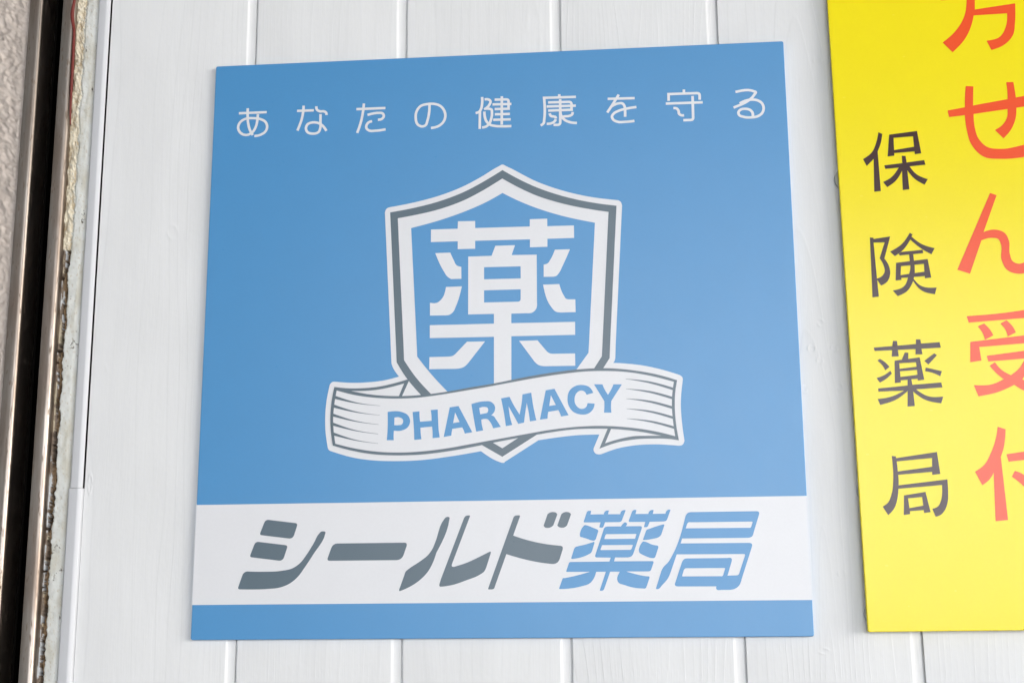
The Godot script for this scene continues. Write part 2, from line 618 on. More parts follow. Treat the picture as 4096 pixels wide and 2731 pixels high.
# Old joint between rail and boards: a smooth grey-green sealant band and, beside the rail, a crumbling tan bead that has opened up lower down.
func sealant():
	var t := base("sealant_joint")
	tag(t, "cracked grey green sealant joint with crumbling tan edge beside rail", "sealant")
	var n1 := noise(301, 0.045, 4)
	var n2 := noise(302, 0.22, 3)
	var n3 := noise(303, 0.012, 3)
	var n4 := noise(304, 0.5, 2)
	var y0 := 1380.0
	var y1 := 2160.0
	var ny := 1100
	var nx := 44
	var xa := -386.5
	var xb := -360.0
	var st := SurfaceTool.new()
	st.begin(Mesh.PRIMITIVE_TRIANGLES)
	for j in ny + 1:
		var y := lerpf(y0, y1, j / float(ny))
		var open := smoothstep(1858.0, 1815.0, y)
		var right := -374.0 + n1.get_noise_2d(0, y) * 2.0 + n2.get_noise_2d(7, y) * 1.0 - 1.6 * open
		var left := right - 3.7 + n2.get_noise_2d(90, y) * 1.3 + n1.get_noise_2d(60, y) * 1.6
		for i in nx + 1:
			var x := lerpf(xa, xb, i / float(nx))
			var z := -6.2
			var c := Color(0.5, 0.5, 0.5)
			var fine := n2.get_noise_2d(x * 2.0, y)
			var grit := n4.get_noise_2d(x, y)
			if x > right:
				var e := minf((x - right) / 1.6, 1.0)
				z = lerpf(-6.0, -2.6, sqrt(e)) - 2.2 * smoothstep(-367.0, -361.0, x) + n1.get_noise_2d(x * 2.0, y * 2.0) * 0.7
				c = Color(0.68, 0.69, 0.65).lerp(Color(0.57, 0.55, 0.47), clampf(n3.get_noise_2d(x * 6.0, y * 2.0) * 1.4 + smoothstep(-369.0, -363.0, x) * 0.5, 0.0, 1.0))
				c = c.lerp(Color(0.45, 0.36, 0.24), clampf((fine - 0.35) * 2.5, 0.0, 0.6))
				var crack := absf(n1.get_noise_2d(x * 1.2 + 500.0, y * 0.7))
				if crack < 0.018 and n3.get_noise_2d(x + 900.0, y * 2.0) > 0.22:
					z -= 1.2
					c = Color(0.10, 0.08, 0.06)
			elif x > left or open < 0.5:
				# bead of tan filler, or where it has fallen out a brown broken trench
				if open < 0.5 and x > -382.2 + n2.get_noise_2d(55, y) * 0.7:
					z = -2.6 + fine * 1.3 + n1.get_noise_2d(x * 3.0, y * 1.1) * 2.0 + n4.get_noise_2d(x * 0.8, y * 0.8) * 0.5
					c = Color(0.66, 0.59, 0.45).lerp(Color(0.42, 0.32, 0.19), clampf(grit * 0.5 + 0.05 - n1.get_noise_2d(x * 3.0, y * 1.1) * 1.5, 0.0, 0.85))
					c = c.lerp(Color(0.62, 0.62, 0.57), clampf(fine * 2.0 - 0.4, 0.0, 0.8))
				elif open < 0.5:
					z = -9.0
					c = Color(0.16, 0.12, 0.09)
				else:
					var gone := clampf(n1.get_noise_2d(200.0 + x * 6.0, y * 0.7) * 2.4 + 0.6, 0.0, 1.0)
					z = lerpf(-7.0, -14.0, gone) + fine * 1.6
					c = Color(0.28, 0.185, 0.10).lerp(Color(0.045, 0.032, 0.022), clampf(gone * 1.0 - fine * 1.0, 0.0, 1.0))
			else:
				# paint and filler smeared on the steel return
				var smear := n1.get_noise_2d(x * 5.0, y * 0.28 + 77.0) + n2.get_noise_2d(x, y * 0.3) * 0.5
				z = -5.2 + fine * 0.15
				c = Color(0.24, 0.185, 0.14).lerp(Color(0.12, 0.09, 0.065), clampf(grit + 0.2, 0.0, 1.0))
				if smear > 0.22:
					z += 0.35
					c = Color(0.55, 0.57, 0.58)
				elif smear < -0.36:
					c = Color(0.52, 0.45, 0.32)
			st.set_color(c)
			st.set_uv(Vector2(x, y) * 0.001)
			st.add_vertex(Vector3(x, y, z) * 0.001)
	for j in ny:
		for i in nx:
			var a := j * (nx + 1) + i
			var b := a + nx + 1
			for id in [a, b, a + 1, a + 1, b, b + 1]: st.add_index(id)
	st.generate_normals()
	put("bead", st.commit(), vertex_paint(0.55, 0.4), t)
	put("mortar_bed", box(Vector3(0.034, HIGH - LOW, 0.02)), M.backing, t, Vector3(-0.3705, (LOW + HIGH) * 0.5, -0.0285))

func trims():
	# half-round plastic cover strips; the upper one leaves an open gap beside the boards
	var joint := 1.6272
	var f := BOARD_Z * 1000.0
	var l := -362.4
	var up := [l, f - 8, 0, l, f + 0.6, 0.5, l + 2.2, f + 3.7, 0.5, l + 8.8, f + 4.1, 1.2, l + 11.5, f + 2.4, 0.5, l + 11.65, f + 1.0, 0.2, l + 7.5, f + 0.5, 0, l + 7.5, f - 8, 0]
	var o := put("trim_strip", drawn(section(up, true), joint, HIGH, true, 1), M.vinyl)
	tag(o, "white plastic trim strip with an open dark gap beside the boards, above the joint", "trim", "", "white trim strips beside the boards")
	var lo := [l - 1.0, f - 8, 0, l - 1.0, f + 1.0, 0.5, l + 1.4, f + 4.5, 0.5, l + 9.4, f + 5.0, 1.4, l + 12.2, f + 3.2, 0.8, l + 12.4, f + 0.3, 0, l + 12.4, f - 8, 0]
	var q := put("trim_strip", drawn(section(lo, true), LOW, joint - 0.0004, true, 1), M.vinyl)
	tag(q, "wider white plastic trim strip below the joint, tight against the boards", "trim", "", "white trim strips beside the boards")

func print_on(called: String, r: Array, m: Material, parent: Node, z_mm: float) -> MeshInstance3D:
	return put(called, sheet(r), m, parent, Vector3(0, 0, z_mm * 0.001))

func blue_sign():
	var t := base("blue_sign", Vector3(0, 1.75, 0))
	t.rotation_degrees.z = -0.25
	tag(t, "square blue pharmacy sign with white shield emblem and ribbon on white boards", "sign")
	put("panel", plate(0.5, 0.5, 0.0042, 0.0016, 0.0005), M.sign_blue, t, Vector3(-0.25, -0.25, 0))
	for s in TAGLINE:
		print_on("character", stroke_region(s, 2.25), M.sign_white, t, 0.15)
	var band := print_on("name_band", [[PackedVector2Array([Vector2(-250.0, -222.0), Vector2(250.0, -222.0), Vector2(250.0, -140.4), Vector2(-250.0, -140.4)])], []], M.sign_white, t, 0.15)
	for g in BAND_GREY: print_on("character", region(g), M.sign_grey, band, 0.15)
	for g in BAND_BLUE: print_on("character", region(g), M.sign_blue, band, 0.15)
	var e := print_on("emblem", region(WHITE_OUTLINE), M.sign_white, t, 0.15)
	print_on("shield_border", region(SHIELD_BORDER), M.sign_grey, e, 0.12)
	print_on("shield_field", region(SHIELD_FIELD), M.sign_blue, e, 0.12)
	print_on("shield_character", region(SHIELD_CHARACTER), M.sign_white, e, 0.24)
	print_on("ribbon_tail", region([RIBBON_TAIL[0]]), M.sign_grey, e, 0.20)
	print_on("ribbon_tail", region([RIBBON_TAIL[1]]), M.sign_grey, e, 0.20)
	print_on("ribbon_border", region(RIBBON_BORDER), M.sign_grey, e, 0.36)
	print_on("ribbon_face", region(RIBBON_FACE), M.sign_white, e, 0.48)
	for l in FOLD_LINE: print_on("fold_line", region([l]), M.sign_grey, e, 0.60)
	for l in RIBBON_LETTERS: print_on("letter", region([l]), M.sign_blue, e, 0.60)

func yellow_sign():
	var t := base("yellow_sign", Vector3(0.28971, 1.50182, 0.0045))
	tag(t, "tall yellow notice board with red and black upright lettering", "sign")
	put("panel", plate(0.178, 0.86, 0.0040, 0.0014, 0.0006), M.yellow, t)
	for g in YELLOW_RED: print_on("character", region(g), M.red, t, 0.15)
	for g in YELLOW_BLACK: print_on("character", region(g), M.black, t, 0.15)
	var disc := CylinderMesh.new()
	disc.top_radius = 0.011
	disc.bottom_radius = 0.011
	disc.height = 0.0049
	disc.radial_segments = 28
	for p in [[0.0085, 0.371], [0.0105, 0.11], [0.010, 0.014], [0.165, 0.371], [0.165, 0.014]]:
		var o := put("spacer", disc, M.spacer, t, Vector3(p[0], p[1], -0.00648))
		o.rotation_degrees.x = 90

func red_strand():
	var pts := []
	var radii := []
	var path := [[-383.0, 2130.0, 1.5], [-384.0, 2073.0, 1.5], [-385.2, 2057.0, 2.0], [-382.2, 2037.0, 1.5], [-381.8, 2015.0, 1.6], [-381.6, 1992.0, 1.5], [-381.2, 1965.0, 1.2], [-380.2, 1947.0, 0.5]]
	for i in path.size() - 1:
		for j in 5:
			var s := j / 5.0
			var e := s * s * (3 - 2 * s)
			pts.append(Vector3(at_depth(lerpf(path[i][0], path[i + 1][0], e) - 2.1, 3.4), lerpf(path[i][1], path[i + 1][1], s), 3.4) * 0.001)
			radii.append(lerpf(path[i][2], path[i + 1][2], e) * 0.00088)
	var o := put("red_strand", tube(pts, radii), M.red_strand)
	tag(o, "thin dark red strand hanging along the steel rail edge", "strand")

# ------------------------------------------------------------------ outlines of the print, millimetres on each sign's face
const TAGLINE = [
	[[-227.3,204.4,0,-202.1,204.4,0], [-219.4,208.8,0,-219.3,202.5,-1,-218.4,194.1,-1,-216.7,188.4,-1,-214,183.5,0], [-210,202.8,0,-210.3,197.9,-1,-211.4,191.4,-1,-214.6,186,-1,-219.4,183.8,-1,-224.7,185.7,-1,-227.4,190.7,-1,-225.9,195.8,-1,-221.3,198.9,-1,-214.6,199.3,-1,-207.3,198,-1,-203,195.3,-1,-201.3,191,-1,-202.7,186.4,-1,-206.8,183.6,-1,-212.5,182.5,0]],
	[[-174.9,204.4,0,-159.8,204.3,0], [-169.1,209,0,-169.3,203.6,-1,-170.5,196.2,-1,-172.2,190.7,-1,-174,186,0], [-157.7,208,0,-156.9,204.7,-1,-154.2,203.1,-1,-150.6,202.9,-1,-148.8,201.6,-1,-148.3,199.4,0], [-153.7,200.5,0,-153.6,193.6,-1,-153.6,187.6,-1,-155,184,-1,-160.3,182.6,-1,-165.1,184.4,-1,-166.4,187.7,-1,-165.2,191.3,-1,-160.6,193,-1,-155.2,192.1,-1,-151.6,189.6,-1,-148.1,184.7,0]],
	[[-121.8,203.7,0,-96,203.7,0], [-115.2,208.7,0,-115.7,202.3,-1,-117,194,-1,-118.8,187.1,-1,-120.7,181.6,0], [-111.8,197.9,0,-108.2,198.8,-1,-102,199.4,-1,-98.4,198.7,-1,-97.3,196.6,-1,-98.4,194.2,-1,-102.5,193,0], [-107.6,191.9,0,-110.7,190.9,-1,-112.6,188.2,-1,-112.4,185.4,-1,-110.1,183.4,-1,-104.4,183,-1,-95.5,183.9,0]],
	[[-57,204.8,0,-57.4,197,-1,-58.7,190.5,-1,-60.6,186,-1,-63,185.2,-1,-67,187,-1,-69.1,193.8,-1,-68.2,199.7,-1,-65,204,-1,-58.8,205.7,-1,-53.5,205.7,-1,-47.8,203.7,-1,-44.3,199.6,-1,-43,194.5,-1,-44.2,189.5,-1,-47.7,185.7,-1,-55.6,183.4,0]],
	[[-10.8,210.2,0,-10.8,203.7,-1,-11.6,199.6,-1,-13.3,196.7,-1,-16.5,195.5,0], [-12.7,197.1,0,-12.9,180.8,0], [-8.6,207.8,0,-5.2,207.6,-1,-3.6,206.2,-1,-4.6,202.5,-1,-8.1,199.1,0,-4.8,199,-1,-2.6,198.1,-1,-2.2,195.5,-1,-2.8,190,-1,-4.8,185,-1,-7.2,182.9,-1,-10.8,182,0], [-8.8,196.6,0,-8.6,193,-1,-7.2,187.9,-1,-4.4,184.6,-1,0.4,183,-1,6.5,182.4,-1,14.7,182.3,0], [0.2,207.2,0,12.3,207,2.1,12.3,197.3,0], [-1.7,202.9,0,14.8,202.6,0], [0.2,198.5,0,13.4,198.3,0], [0.3,193.7,0,13.5,193.5,0], [-1.1,188.7,0,14.1,188.5,0], [6.5,210.1,0,6.3,183.9,0]],
	[[56.5,209.8,0,56.4,206.8,0], [70.9,206.7,0,43.3,207,0,43.2,187.1,-1,42.6,183.7,-1,40,181.8,0], [46.7,202.6,0,67,202.3,2.5,66.9,195.1,0], [45.4,198.9,0,70.7,198.6,0], [46.7,195.1,0,68.1,195,0], [57.2,205.1,0,57,181.6,2.5,51.2,181.8,0], [57.2,193.9,0,58.2,189.2,-1,61,185.9,-1,65.3,183.7,-1,71.4,182.7,0], [67.9,192.9,0,67.3,190.7,-1,64.9,189.5,-1,61,189.2,-1,58.4,188.8,0], [48,192.6,0,48.8,190.3,-1,51.6,189.4,-1,52.8,189,-1,53.3,187.5,0], [53.2,186.8,0,51.9,184.7,-1,49.3,183.4,-1,45.3,183,0]],
	[[98.2,203.6,0,121.4,203.3,0], [107.8,207.1,0,102.8,199,-1,97.6,191.1,0], [100.8,196.1,0,103.9,198,-1,107.7,199.1,-1,110.7,198.9,-1,112.4,196.7,-1,112.9,192.4,-1,112.8,186.6,0], [122.7,195.1,0,114.9,194.1,-1,107.2,192.2,-1,103.3,190.1,-1,101.6,187.4,-1,102.7,184.4,-1,106.1,182.4,-1,112.9,182,-1,120.7,182.5,0]],
	[[163.7,209.3,0,163.6,205.9,0], [150.4,199.5,0,150.5,205.7,0,177,205.5,2.5,176.8,199.4,0], [147.9,197.1,0,179.3,196.9,0], [170.9,203.1,0,170.7,181.3,2.1,162.3,181.4,0], [154.2,192.7,0,157.1,192.2,-1,158.5,190,-1,159,187.2,-1,160.7,186,-1,163.1,185.8,0]],
	[[207.4,205.1,0,223.2,204.9,-1,224.5,204.1,-1,223.7,202.6,-1,205.2,191,0], [210.5,194.5,0,215.7,196.8,-1,220.8,197.5,-1,225.8,196.6,-1,229.4,193.7,-1,230.5,189.6,-1,229.1,185.1,-1,225.2,182.3,-1,219.3,181.5,-1,213.4,182.2,-1,209.7,184.1,-1,209.1,186.4,-1,210.7,188.6,-1,215.4,189.4,-1,219.1,188.2,-1,220.9,185.9,-1,221.2,182.6,0]]]
const WHITE_OUTLINE = [
	[[3.4,146,-1,6.8,147.5,-1,10.3,145.8,-1,36.7,130.8,-1,58.4,122.1,-1,83.6,115.3,-1,105.2,111.9,0,107.4,110.2,-1,108.4,106.9,0,100.4,-13.5,0,99.9,-24.1,0,99.3,-26.6,-1,98.1,-28.5,0,35.6,-91.6,0,7.6,-109,0,7.6,-109.2,-1,5.8,-109.7,-1,3.8,-109.1,-1,-11.9,-99.8,0,-80.9,-35.8,0,-87,-25.9,-1,-87.5,-24.1,0,-88.1,-13,0,-95,108,0,-93.7,111.3,-1,-90,112.8,0,-68.8,116.4,-1,-47.6,121.6,-1,-25.6,129.8,-1,-11.8,137,-1],[]],
	[[-80.9,-35.8,0,-93.8,-38.8,-1,-108,-40.1,-1,-119.4,-40.2,-1,-134.7,-39,0,-137.6,-39.2,-1,-139.3,-40.8,-1,-140.1,-43.3,0,-142.2,-56,-1,-142.9,-68.8,-1,-142.5,-79.4,-1,-140.2,-94.2,0,-139.2,-96.4,-1,-137.3,-97.5,0,-118.1,-103.3,-1,-100.5,-105.9,-1,-83,-106.7,-1,-62,-106.3,-1,-37.7,-103.7,-1,-11.9,-99.8,0,35.6,-91.6,0,48.7,-89.9,-1,65.8,-88.2,-1,85.5,-87.9,0,81.4,-97.3,0,80.5,-100.4,-1,82.3,-103.5,-1,85,-104.2,-1,87.4,-103.8,0,99.7,-99.7,-1,113.4,-97.4,-1,130.3,-96.8,-1,149.2,-98.2,0,152.6,-97.6,-1,154.4,-94.2,0,152.9,-79.7,-1,152.4,-65.2,-1,152.9,-56.9,-1,154.5,-45.1,0,154.4,-42,-1,152.1,-39.9,0,138.9,-35.4,-1,121.9,-31.2,-1,108.2,-29.3,-1,98.1,-28.5,0],[]]]
const SHIELD_BORDER = [
	[[6.8,142.5,0,20.3,134.1,-1,36.6,125.6,-1,58.3,117.2,-1,83.5,110.5,-1,103.7,107,0,95.8,-13.4,0,95.2,-24.4,0,90,-32.4,0,34.1,-87.1,0,5.7,-104.7,0,-11,-94.8,0,-62.2,-51.8,0,-73.6,-38.4,-1,-83,-23.7,0,-83.6,-13.1,0,-90.4,108,0,-68.7,111.5,-1,-47.6,116.5,-1,-25.5,124.5,-1,-11.8,131.5,-1],[[6.6,134.9,0,20.3,126.5,-1,36.6,118.2,-1,58.3,110.5,-1,83.4,104.3,-1,96.9,101.8,0,89.5,-13.2,0,88.8,-22.8,0,82,-33.1,0,18.7,-89.5,0,5.8,-97.7,0,-1.5,-93.3,0,-53.7,-51.2,0,-66.9,-36.4,-1,-76.8,-21.9,0,-77.2,-13.2,0,-83.7,102.5,0,-68.7,104.9,-1,-47.5,109.4,-1,-25.5,117,-1,-11.8,123.9,-1]]]]
const SHIELD_FIELD = [
	[[6.7,121.9,0,20.2,114.5,-1,36.5,107.1,-1,58.1,99.5,-1,85.2,92.6,0,78.3,-13,0,77.8,-19.5,0,67.6,-33.4,0,24.9,-47,0,-27.4,-57.1,0,-40,-49.4,0,-53.5,-34.6,-1,-65.7,-19.1,0,-65.9,-13.5,0,-72,93.3,0,-47.5,99.4,-1,-25.5,106.6,-1,-7.2,114.3,-1],[]]]
const SHIELD_CHARACTER = [
	[[-54.8,91.4,0,-31.8,91.3,0,-31.6,97.9,0,-16.8,97.7,0,-16.8,91.4,0,29.9,91.2,0,30,97.6,0,44.8,97.6,0,44.8,90.9,0,67.4,90.8,0,67.4,79.8,0,44.8,79.8,0,44.7,72.8,0,29.9,72.8,0,30,79.8,0,-16.8,80.1,0,-16.8,73.1,0,-31.7,73.2,0,-31.7,80.2,0,-54.8,80.2,0],[]],
	[[-51,70.3,0,-38.1,70.4,0,-34.9,63.2,-1,-32.7,59.1,-1,-28.6,57.5,0,-28.5,47.1,0,-37.2,47.1,0,-40.2,49.1,-1,-43.6,54.2,-1],[]],
	[[51,70,0,63.8,70,0,57.2,55.4,-1,54.5,50,-1,51.8,47.1,-1,49.2,46.5,0,41.3,46.6,0,41.4,57.3,0,44.6,58.2,-1,47.2,61.7,-1],[]],
	[[-41.6,40.3,0,-28,40.5,0,-33.3,22.8,-1,-35.4,18.5,-1,-38.6,16.1,-1,-43.4,15.7,0,-55.1,15.8,0,-55.2,26.9,0,-48.8,27,-1,-45.8,29.3,-1],[]],
	[[40.7,39.9,0,54.3,40,0,58.4,29.3,-1,59.9,27.1,-1,62,26.5,0,67.6,26.4,0,67.7,15.4,0,55.6,15.4,0,50.9,16.4,-1,47.3,20.5,-1],[]],
	[[-22.7,66.4,0,-2.8,66.4,0,0.5,75.1,0,17.2,75.1,0,14.3,66.5,0,35.6,66.2,0,35.4,24.6,0,34.7,19.2,-1,31.5,16.1,-1,26.3,15.6,0,13.8,15.6,0,13.7,7.4,0,67.1,7.1,0,67,-4,0,13.7,-3.8,0,13.5,-43.6,0,-1,-45.9,0,-0.9,-3.9,0,-55.1,-3.6,0,-55.2,7.5,0,-0.9,7.4,0,-0.9,15.8,0,-22.7,15.9,0],[[-9.2,56.6,0,21.9,56.4,0,21.9,45.9,0,-9.2,46,0],[-9.2,36.4,0,21.8,36.4,0,21.7,25.7,2.6,-9.2,25.9,0]]],
	[[-23.6,-7.5,0,-8.4,-7.6,0,-22.1,-25.1,0,-26.3,-29,-1,-32.6,-30.4,0,-55.4,-30.2,0,-55.3,-19.9,0,-39.5,-19.8,0,-35.3,-19.1,-1,-32.7,-17,0],[]],
	[[20.2,-7.9,0,35.5,-7.8,0,43.2,-17.4,0,45.8,-19.2,-1,48.9,-19.6,0,66.7,-19.8,0,66.7,-30.2,0,41.5,-30,0,36.3,-28.8,-1,32.7,-25.6,0],[]]]
const RIBBON_TAIL = [
	[[-135.6,-43.4,0,-124.3,-44.8,-1,-112.2,-45,-1,-98,-44,-1,-85.2,-41.5,-1,-73.6,-38.4,0,-72.5,-39.7,0,-78.2,-52.7,0,-133.5,-45.5,0],[[-121.4,-47.1,0,-110.7,-47.3,-1,-97.9,-46.4,-1,-87.3,-44.5,-1,-76.4,-41.7,0,-80.7,-52.3,0,-90.8,-52,-1,-105,-50.5,-1]]],
	[[92.6,-82.7,0,85.3,-99.5,0,99.9,-94.7,-1,113.5,-92.5,-1,130.5,-92,-1,144,-92.8,-1,149.9,-93.9,0,136,-89,0,106.9,-83.6,0],[[95.2,-83.4,0,106.9,-84.5,-1,120.4,-86.5,-1,136,-89.9,0,123.8,-89.7,-1,113.6,-89.8,-1,102,-91.8,-1,90,-95.2,0]]]]
const RIBBON_BORDER = [
	[[-135.6,-43.4,0,-128.5,-45.4,-1,-121.4,-47.1,0,-105,-50.5,-1,-90.8,-52,-1,-80.9,-52.4,-1,-62.3,-51.9,-1,-40,-49.5,-1,-20.4,-46.3,-1,-0.8,-43.5,-1,24.9,-38.8,-1,45.8,-35.7,-1,67.5,-33.4,-1,80.5,-32.8,-1,94.3,-33,-1,114.9,-35.3,-1,135.4,-39.6,-1,150,-44.3,0,148.2,-54,-1,147.5,-65.1,-1,147.8,-77.6,-1,149.9,-93.9,0,136,-89.9,0,120.4,-86.5,-1,106.9,-84.5,-1,92.6,-83.3,-1,83,-83,-1,65.9,-83.2,-1,48.7,-84.9,-1,34.1,-87.1,-1,3.8,-92,-1,-10.6,-94.7,-1,-37.7,-99.2,-1,-62.1,-101.7,-1,-81.6,-102,-1,-100.6,-100.8,-1,-118.2,-97.7,-1,-135.8,-92.9,0,-137.7,-80.9,-1,-138.4,-71,-1,-137.9,-57.6,-1],[]]]
const RIBBON_FACE = [
	[[-133.6,-46.5,0,-119.2,-50.5,-1,-104.9,-52.9,-1,-90.7,-54.2,-1,-81.5,-54.5,-1,-66,-54.2,-1,-48.5,-52.4,-1,-27.4,-49.4,-1,-6.4,-46.3,-1,11,-43.4,-1,31.9,-40,-1,56.2,-36.8,-1,73.6,-35.3,-1,90.1,-35.2,-1,108,-36.4,-1,128.5,-40.2,-1,147.3,-45.6,0,145.6,-56.7,-1,145.1,-66.4,-1,145.5,-76.1,-1,147,-90.5,0,134,-86.9,-1,113.7,-83.1,-1,100.1,-81.6,-1,85.1,-80.8,-1,65.9,-81.3,-1,45.3,-83.3,-1,24.6,-86.5,-1,3.8,-89.8,-1,-20.4,-93.8,-1,-41.2,-97.1,-1,-62.1,-99.2,-1,-81.7,-99.7,-1,-100.6,-98.4,-1,-118.3,-95.4,-1,-133.7,-91.4,0,-135.4,-80.2,-1,-136,-71,-1,-135.6,-61.1,-1],[]]]
const FOLD_LINE = [
	[[-134.9,-51.1,0,-134.3,-51.1,0,-115.3,-57.3,-1,-96.3,-60.2,0,-96.3,-60.4,0,-115.5,-58.1,-1,-135.3,-53.5,0],[]],
	[[-135.9,-58.5,0,-135.3,-58.5,0,-116,-64.9,-1,-96.7,-68.1,0,-96.7,-68.3,0,-116.2,-65.7,-1,-136.2,-60.9,0],[]],
	[[-136.5,-66.1,0,-136,-66.1,0,-116.5,-72.6,-1,-97.1,-76,0,-97.1,-76.2,0,-116.5,-73.4,-1,-136.6,-68.4,0],[]],
	[[-136.4,-73.7,0,-135.8,-73.7,0,-116.7,-80.4,-1,-97.7,-83.8,0,-97.7,-84.1,0,-116.6,-81.2,-1,-136.2,-76.2,0],[]],
	[[-135.7,-82,0,-135.2,-82,0,-116.3,-88.5,-1,-97.6,-91.8,0,-97.6,-92,0,-116.1,-89.3,-1,-135.3,-84.5,0],[]],
	[[147.2,-50.5,0,146.6,-50.5,0,127.3,-44.8,-1,107.9,-42.2,0,107.9,-42.4,0,127.1,-46.3,-1,146.7,-52.7,0],[]],
	[[146.3,-58,0,145.7,-58,0,126.9,-52.7,-1,108,-50.5,0,108,-50.7,0,126.7,-54.2,-1,145.9,-60.2,0],[]],
	[[145.7,-65.8,0,145.2,-65.8,0,126.6,-60.7,-1,108,-58.7,0,108,-58.9,0,126.7,-62.3,-1,145.7,-68.2,0],[]],
	[[145.8,-74.1,0,145.3,-74.1,0,126.7,-69,-1,108,-67,0,108,-67.2,0,126.8,-70.5,-1,146,-76.4,0],[]],
	[[146.5,-82.4,0,146,-82.3,0,127.1,-77.3,-1,108.1,-75.2,0,108.1,-75.4,0,127.3,-78.8,-1,146.9,-84.7,0],[]]]
const RIBBON_LETTERS = [
	[[-90,-65.6,0,-78.2,-65.9,-1,-72.9,-68.8,-1,-71,-73.8,-1,-72.8,-78.7,-1,-78.4,-81.5,-1,-84.5,-81.4,0,-84.7,-85.4,-1,-84.5,-89.4,0,-90.4,-89.3,0,-89.9,-82.5,-1],[[-84.2,-70.5,0,-79.6,-70.5,-1,-77.1,-72.3,-1,-76.9,-74.4,-1,-78.1,-76.4,-1,-80.5,-76.9,-1,-84.3,-76.8,0]]],
	[[-69,-66.1,0,-63.2,-65.6,0,-63.1,-70.4,-1,-62.6,-74.4,0,-53,-73.8,0,-53.3,-67.8,-1,-53.8,-64.8,0,-47.9,-64.4,0,-47.6,-72.2,-1,-46.9,-82.7,-1,-46.1,-87.8,0,-52.1,-88.3,0,-52.1,-83.3,-1,-52.6,-78.6,0,-62.3,-79.4,0,-61.9,-85.2,-1,-61.4,-89,0,-67.3,-89.5,0,-67.7,-80.9,-1],[]],
	[[-37.9,-62.9,0,-30.5,-61.9,0,-19,-84,0,-25.3,-85,0,-26.3,-82,-1,-27.5,-79.8,0,-35.7,-80.9,0,-36.2,-83.9,-1,-36.5,-86.5,0,-42.8,-87.5,0],[[-33.4,-67.3,0,-29.6,-75.3,0,-35,-76.1,0]]],
	[[-19.8,-60.5,0,-8.5,-58.4,-1,-3.7,-58.9,-1,-0.3,-62.6,-1,-0.5,-66.8,-1,-3.3,-70.3,0,-1.2,-71.1,-1,0.5,-73.5,-1,4.6,-80,0,-1.7,-81.1,0,-4.7,-75.1,-1,-6.5,-73.4,-1,-8.5,-73.1,-1,-11.6,-73.7,0,-11,-78.5,-1,-10,-82.6,0,-15.8,-83.6,0,-16.9,-77.7,-1],[[-13.3,-64,0,-8.9,-63.1,-1,-6.4,-63.9,-1,-5.8,-66,-1,-6.8,-68.1,-1,-8.5,-68.5,-1,-12.4,-69.2,0]]],
	[[4.9,-56.3,0,12,-55.1,0,14.4,-60.2,-1,20.2,-70.1,0,22,-60.3,-1,22.7,-53.3,0,30,-52,0,31.7,-64,-1,34,-75.2,0,28.7,-76,0,28.3,-72.3,-1,26.2,-60.5,0,24.7,-70.2,-1,23.8,-76.9,0,19.1,-77.8,0,15.7,-71.4,-1,11.1,-63,0,12.6,-73.4,-1,14.1,-78.6,0,8.8,-79.5,0,7.7,-71.2,-1],[]],
	[[42,-50.3,0,49.3,-49.2,0,60.6,-71.5,0,54.4,-72.4,0,53.4,-69.4,-1,52.2,-67.1,0,43.9,-68.3,0,43.4,-71.3,-1,43.3,-73.9,0,37,-74.7,0],[[46.2,-54.5,0,50.2,-62.7,0,44.8,-63.5,0]]],
	[[81.2,-53.3,0,75.6,-54.8,0,74.3,-52.4,-1,71.6,-51.1,-1,67.7,-52.9,-1,65.7,-58.1,-1,66.9,-63.4,-1,71.3,-66.5,-1,75.1,-65,-1,76.3,-61.8,0,82.2,-62.3,0,80.6,-67.2,-1,76.4,-70.6,-1,70.9,-71.1,-1,64.7,-68.9,-1,60.7,-63.3,-1,59.9,-57.6,-1,61.9,-50.7,-1,66.5,-47.3,-1,72.3,-46.5,-1,78.2,-48.6,-1],[]],
	[[81.9,-46.2,0,88.9,-46.4,0,89.9,-49.2,-1,93.2,-55.2,0,96.7,-49.4,-1,97.9,-46.6,0,104.8,-46.8,0,95.8,-60.5,0,95.5,-66.1,-1,95.7,-70.1,0,89.6,-69.9,0,90,-66,-1,90.1,-60.4,0],[]]]
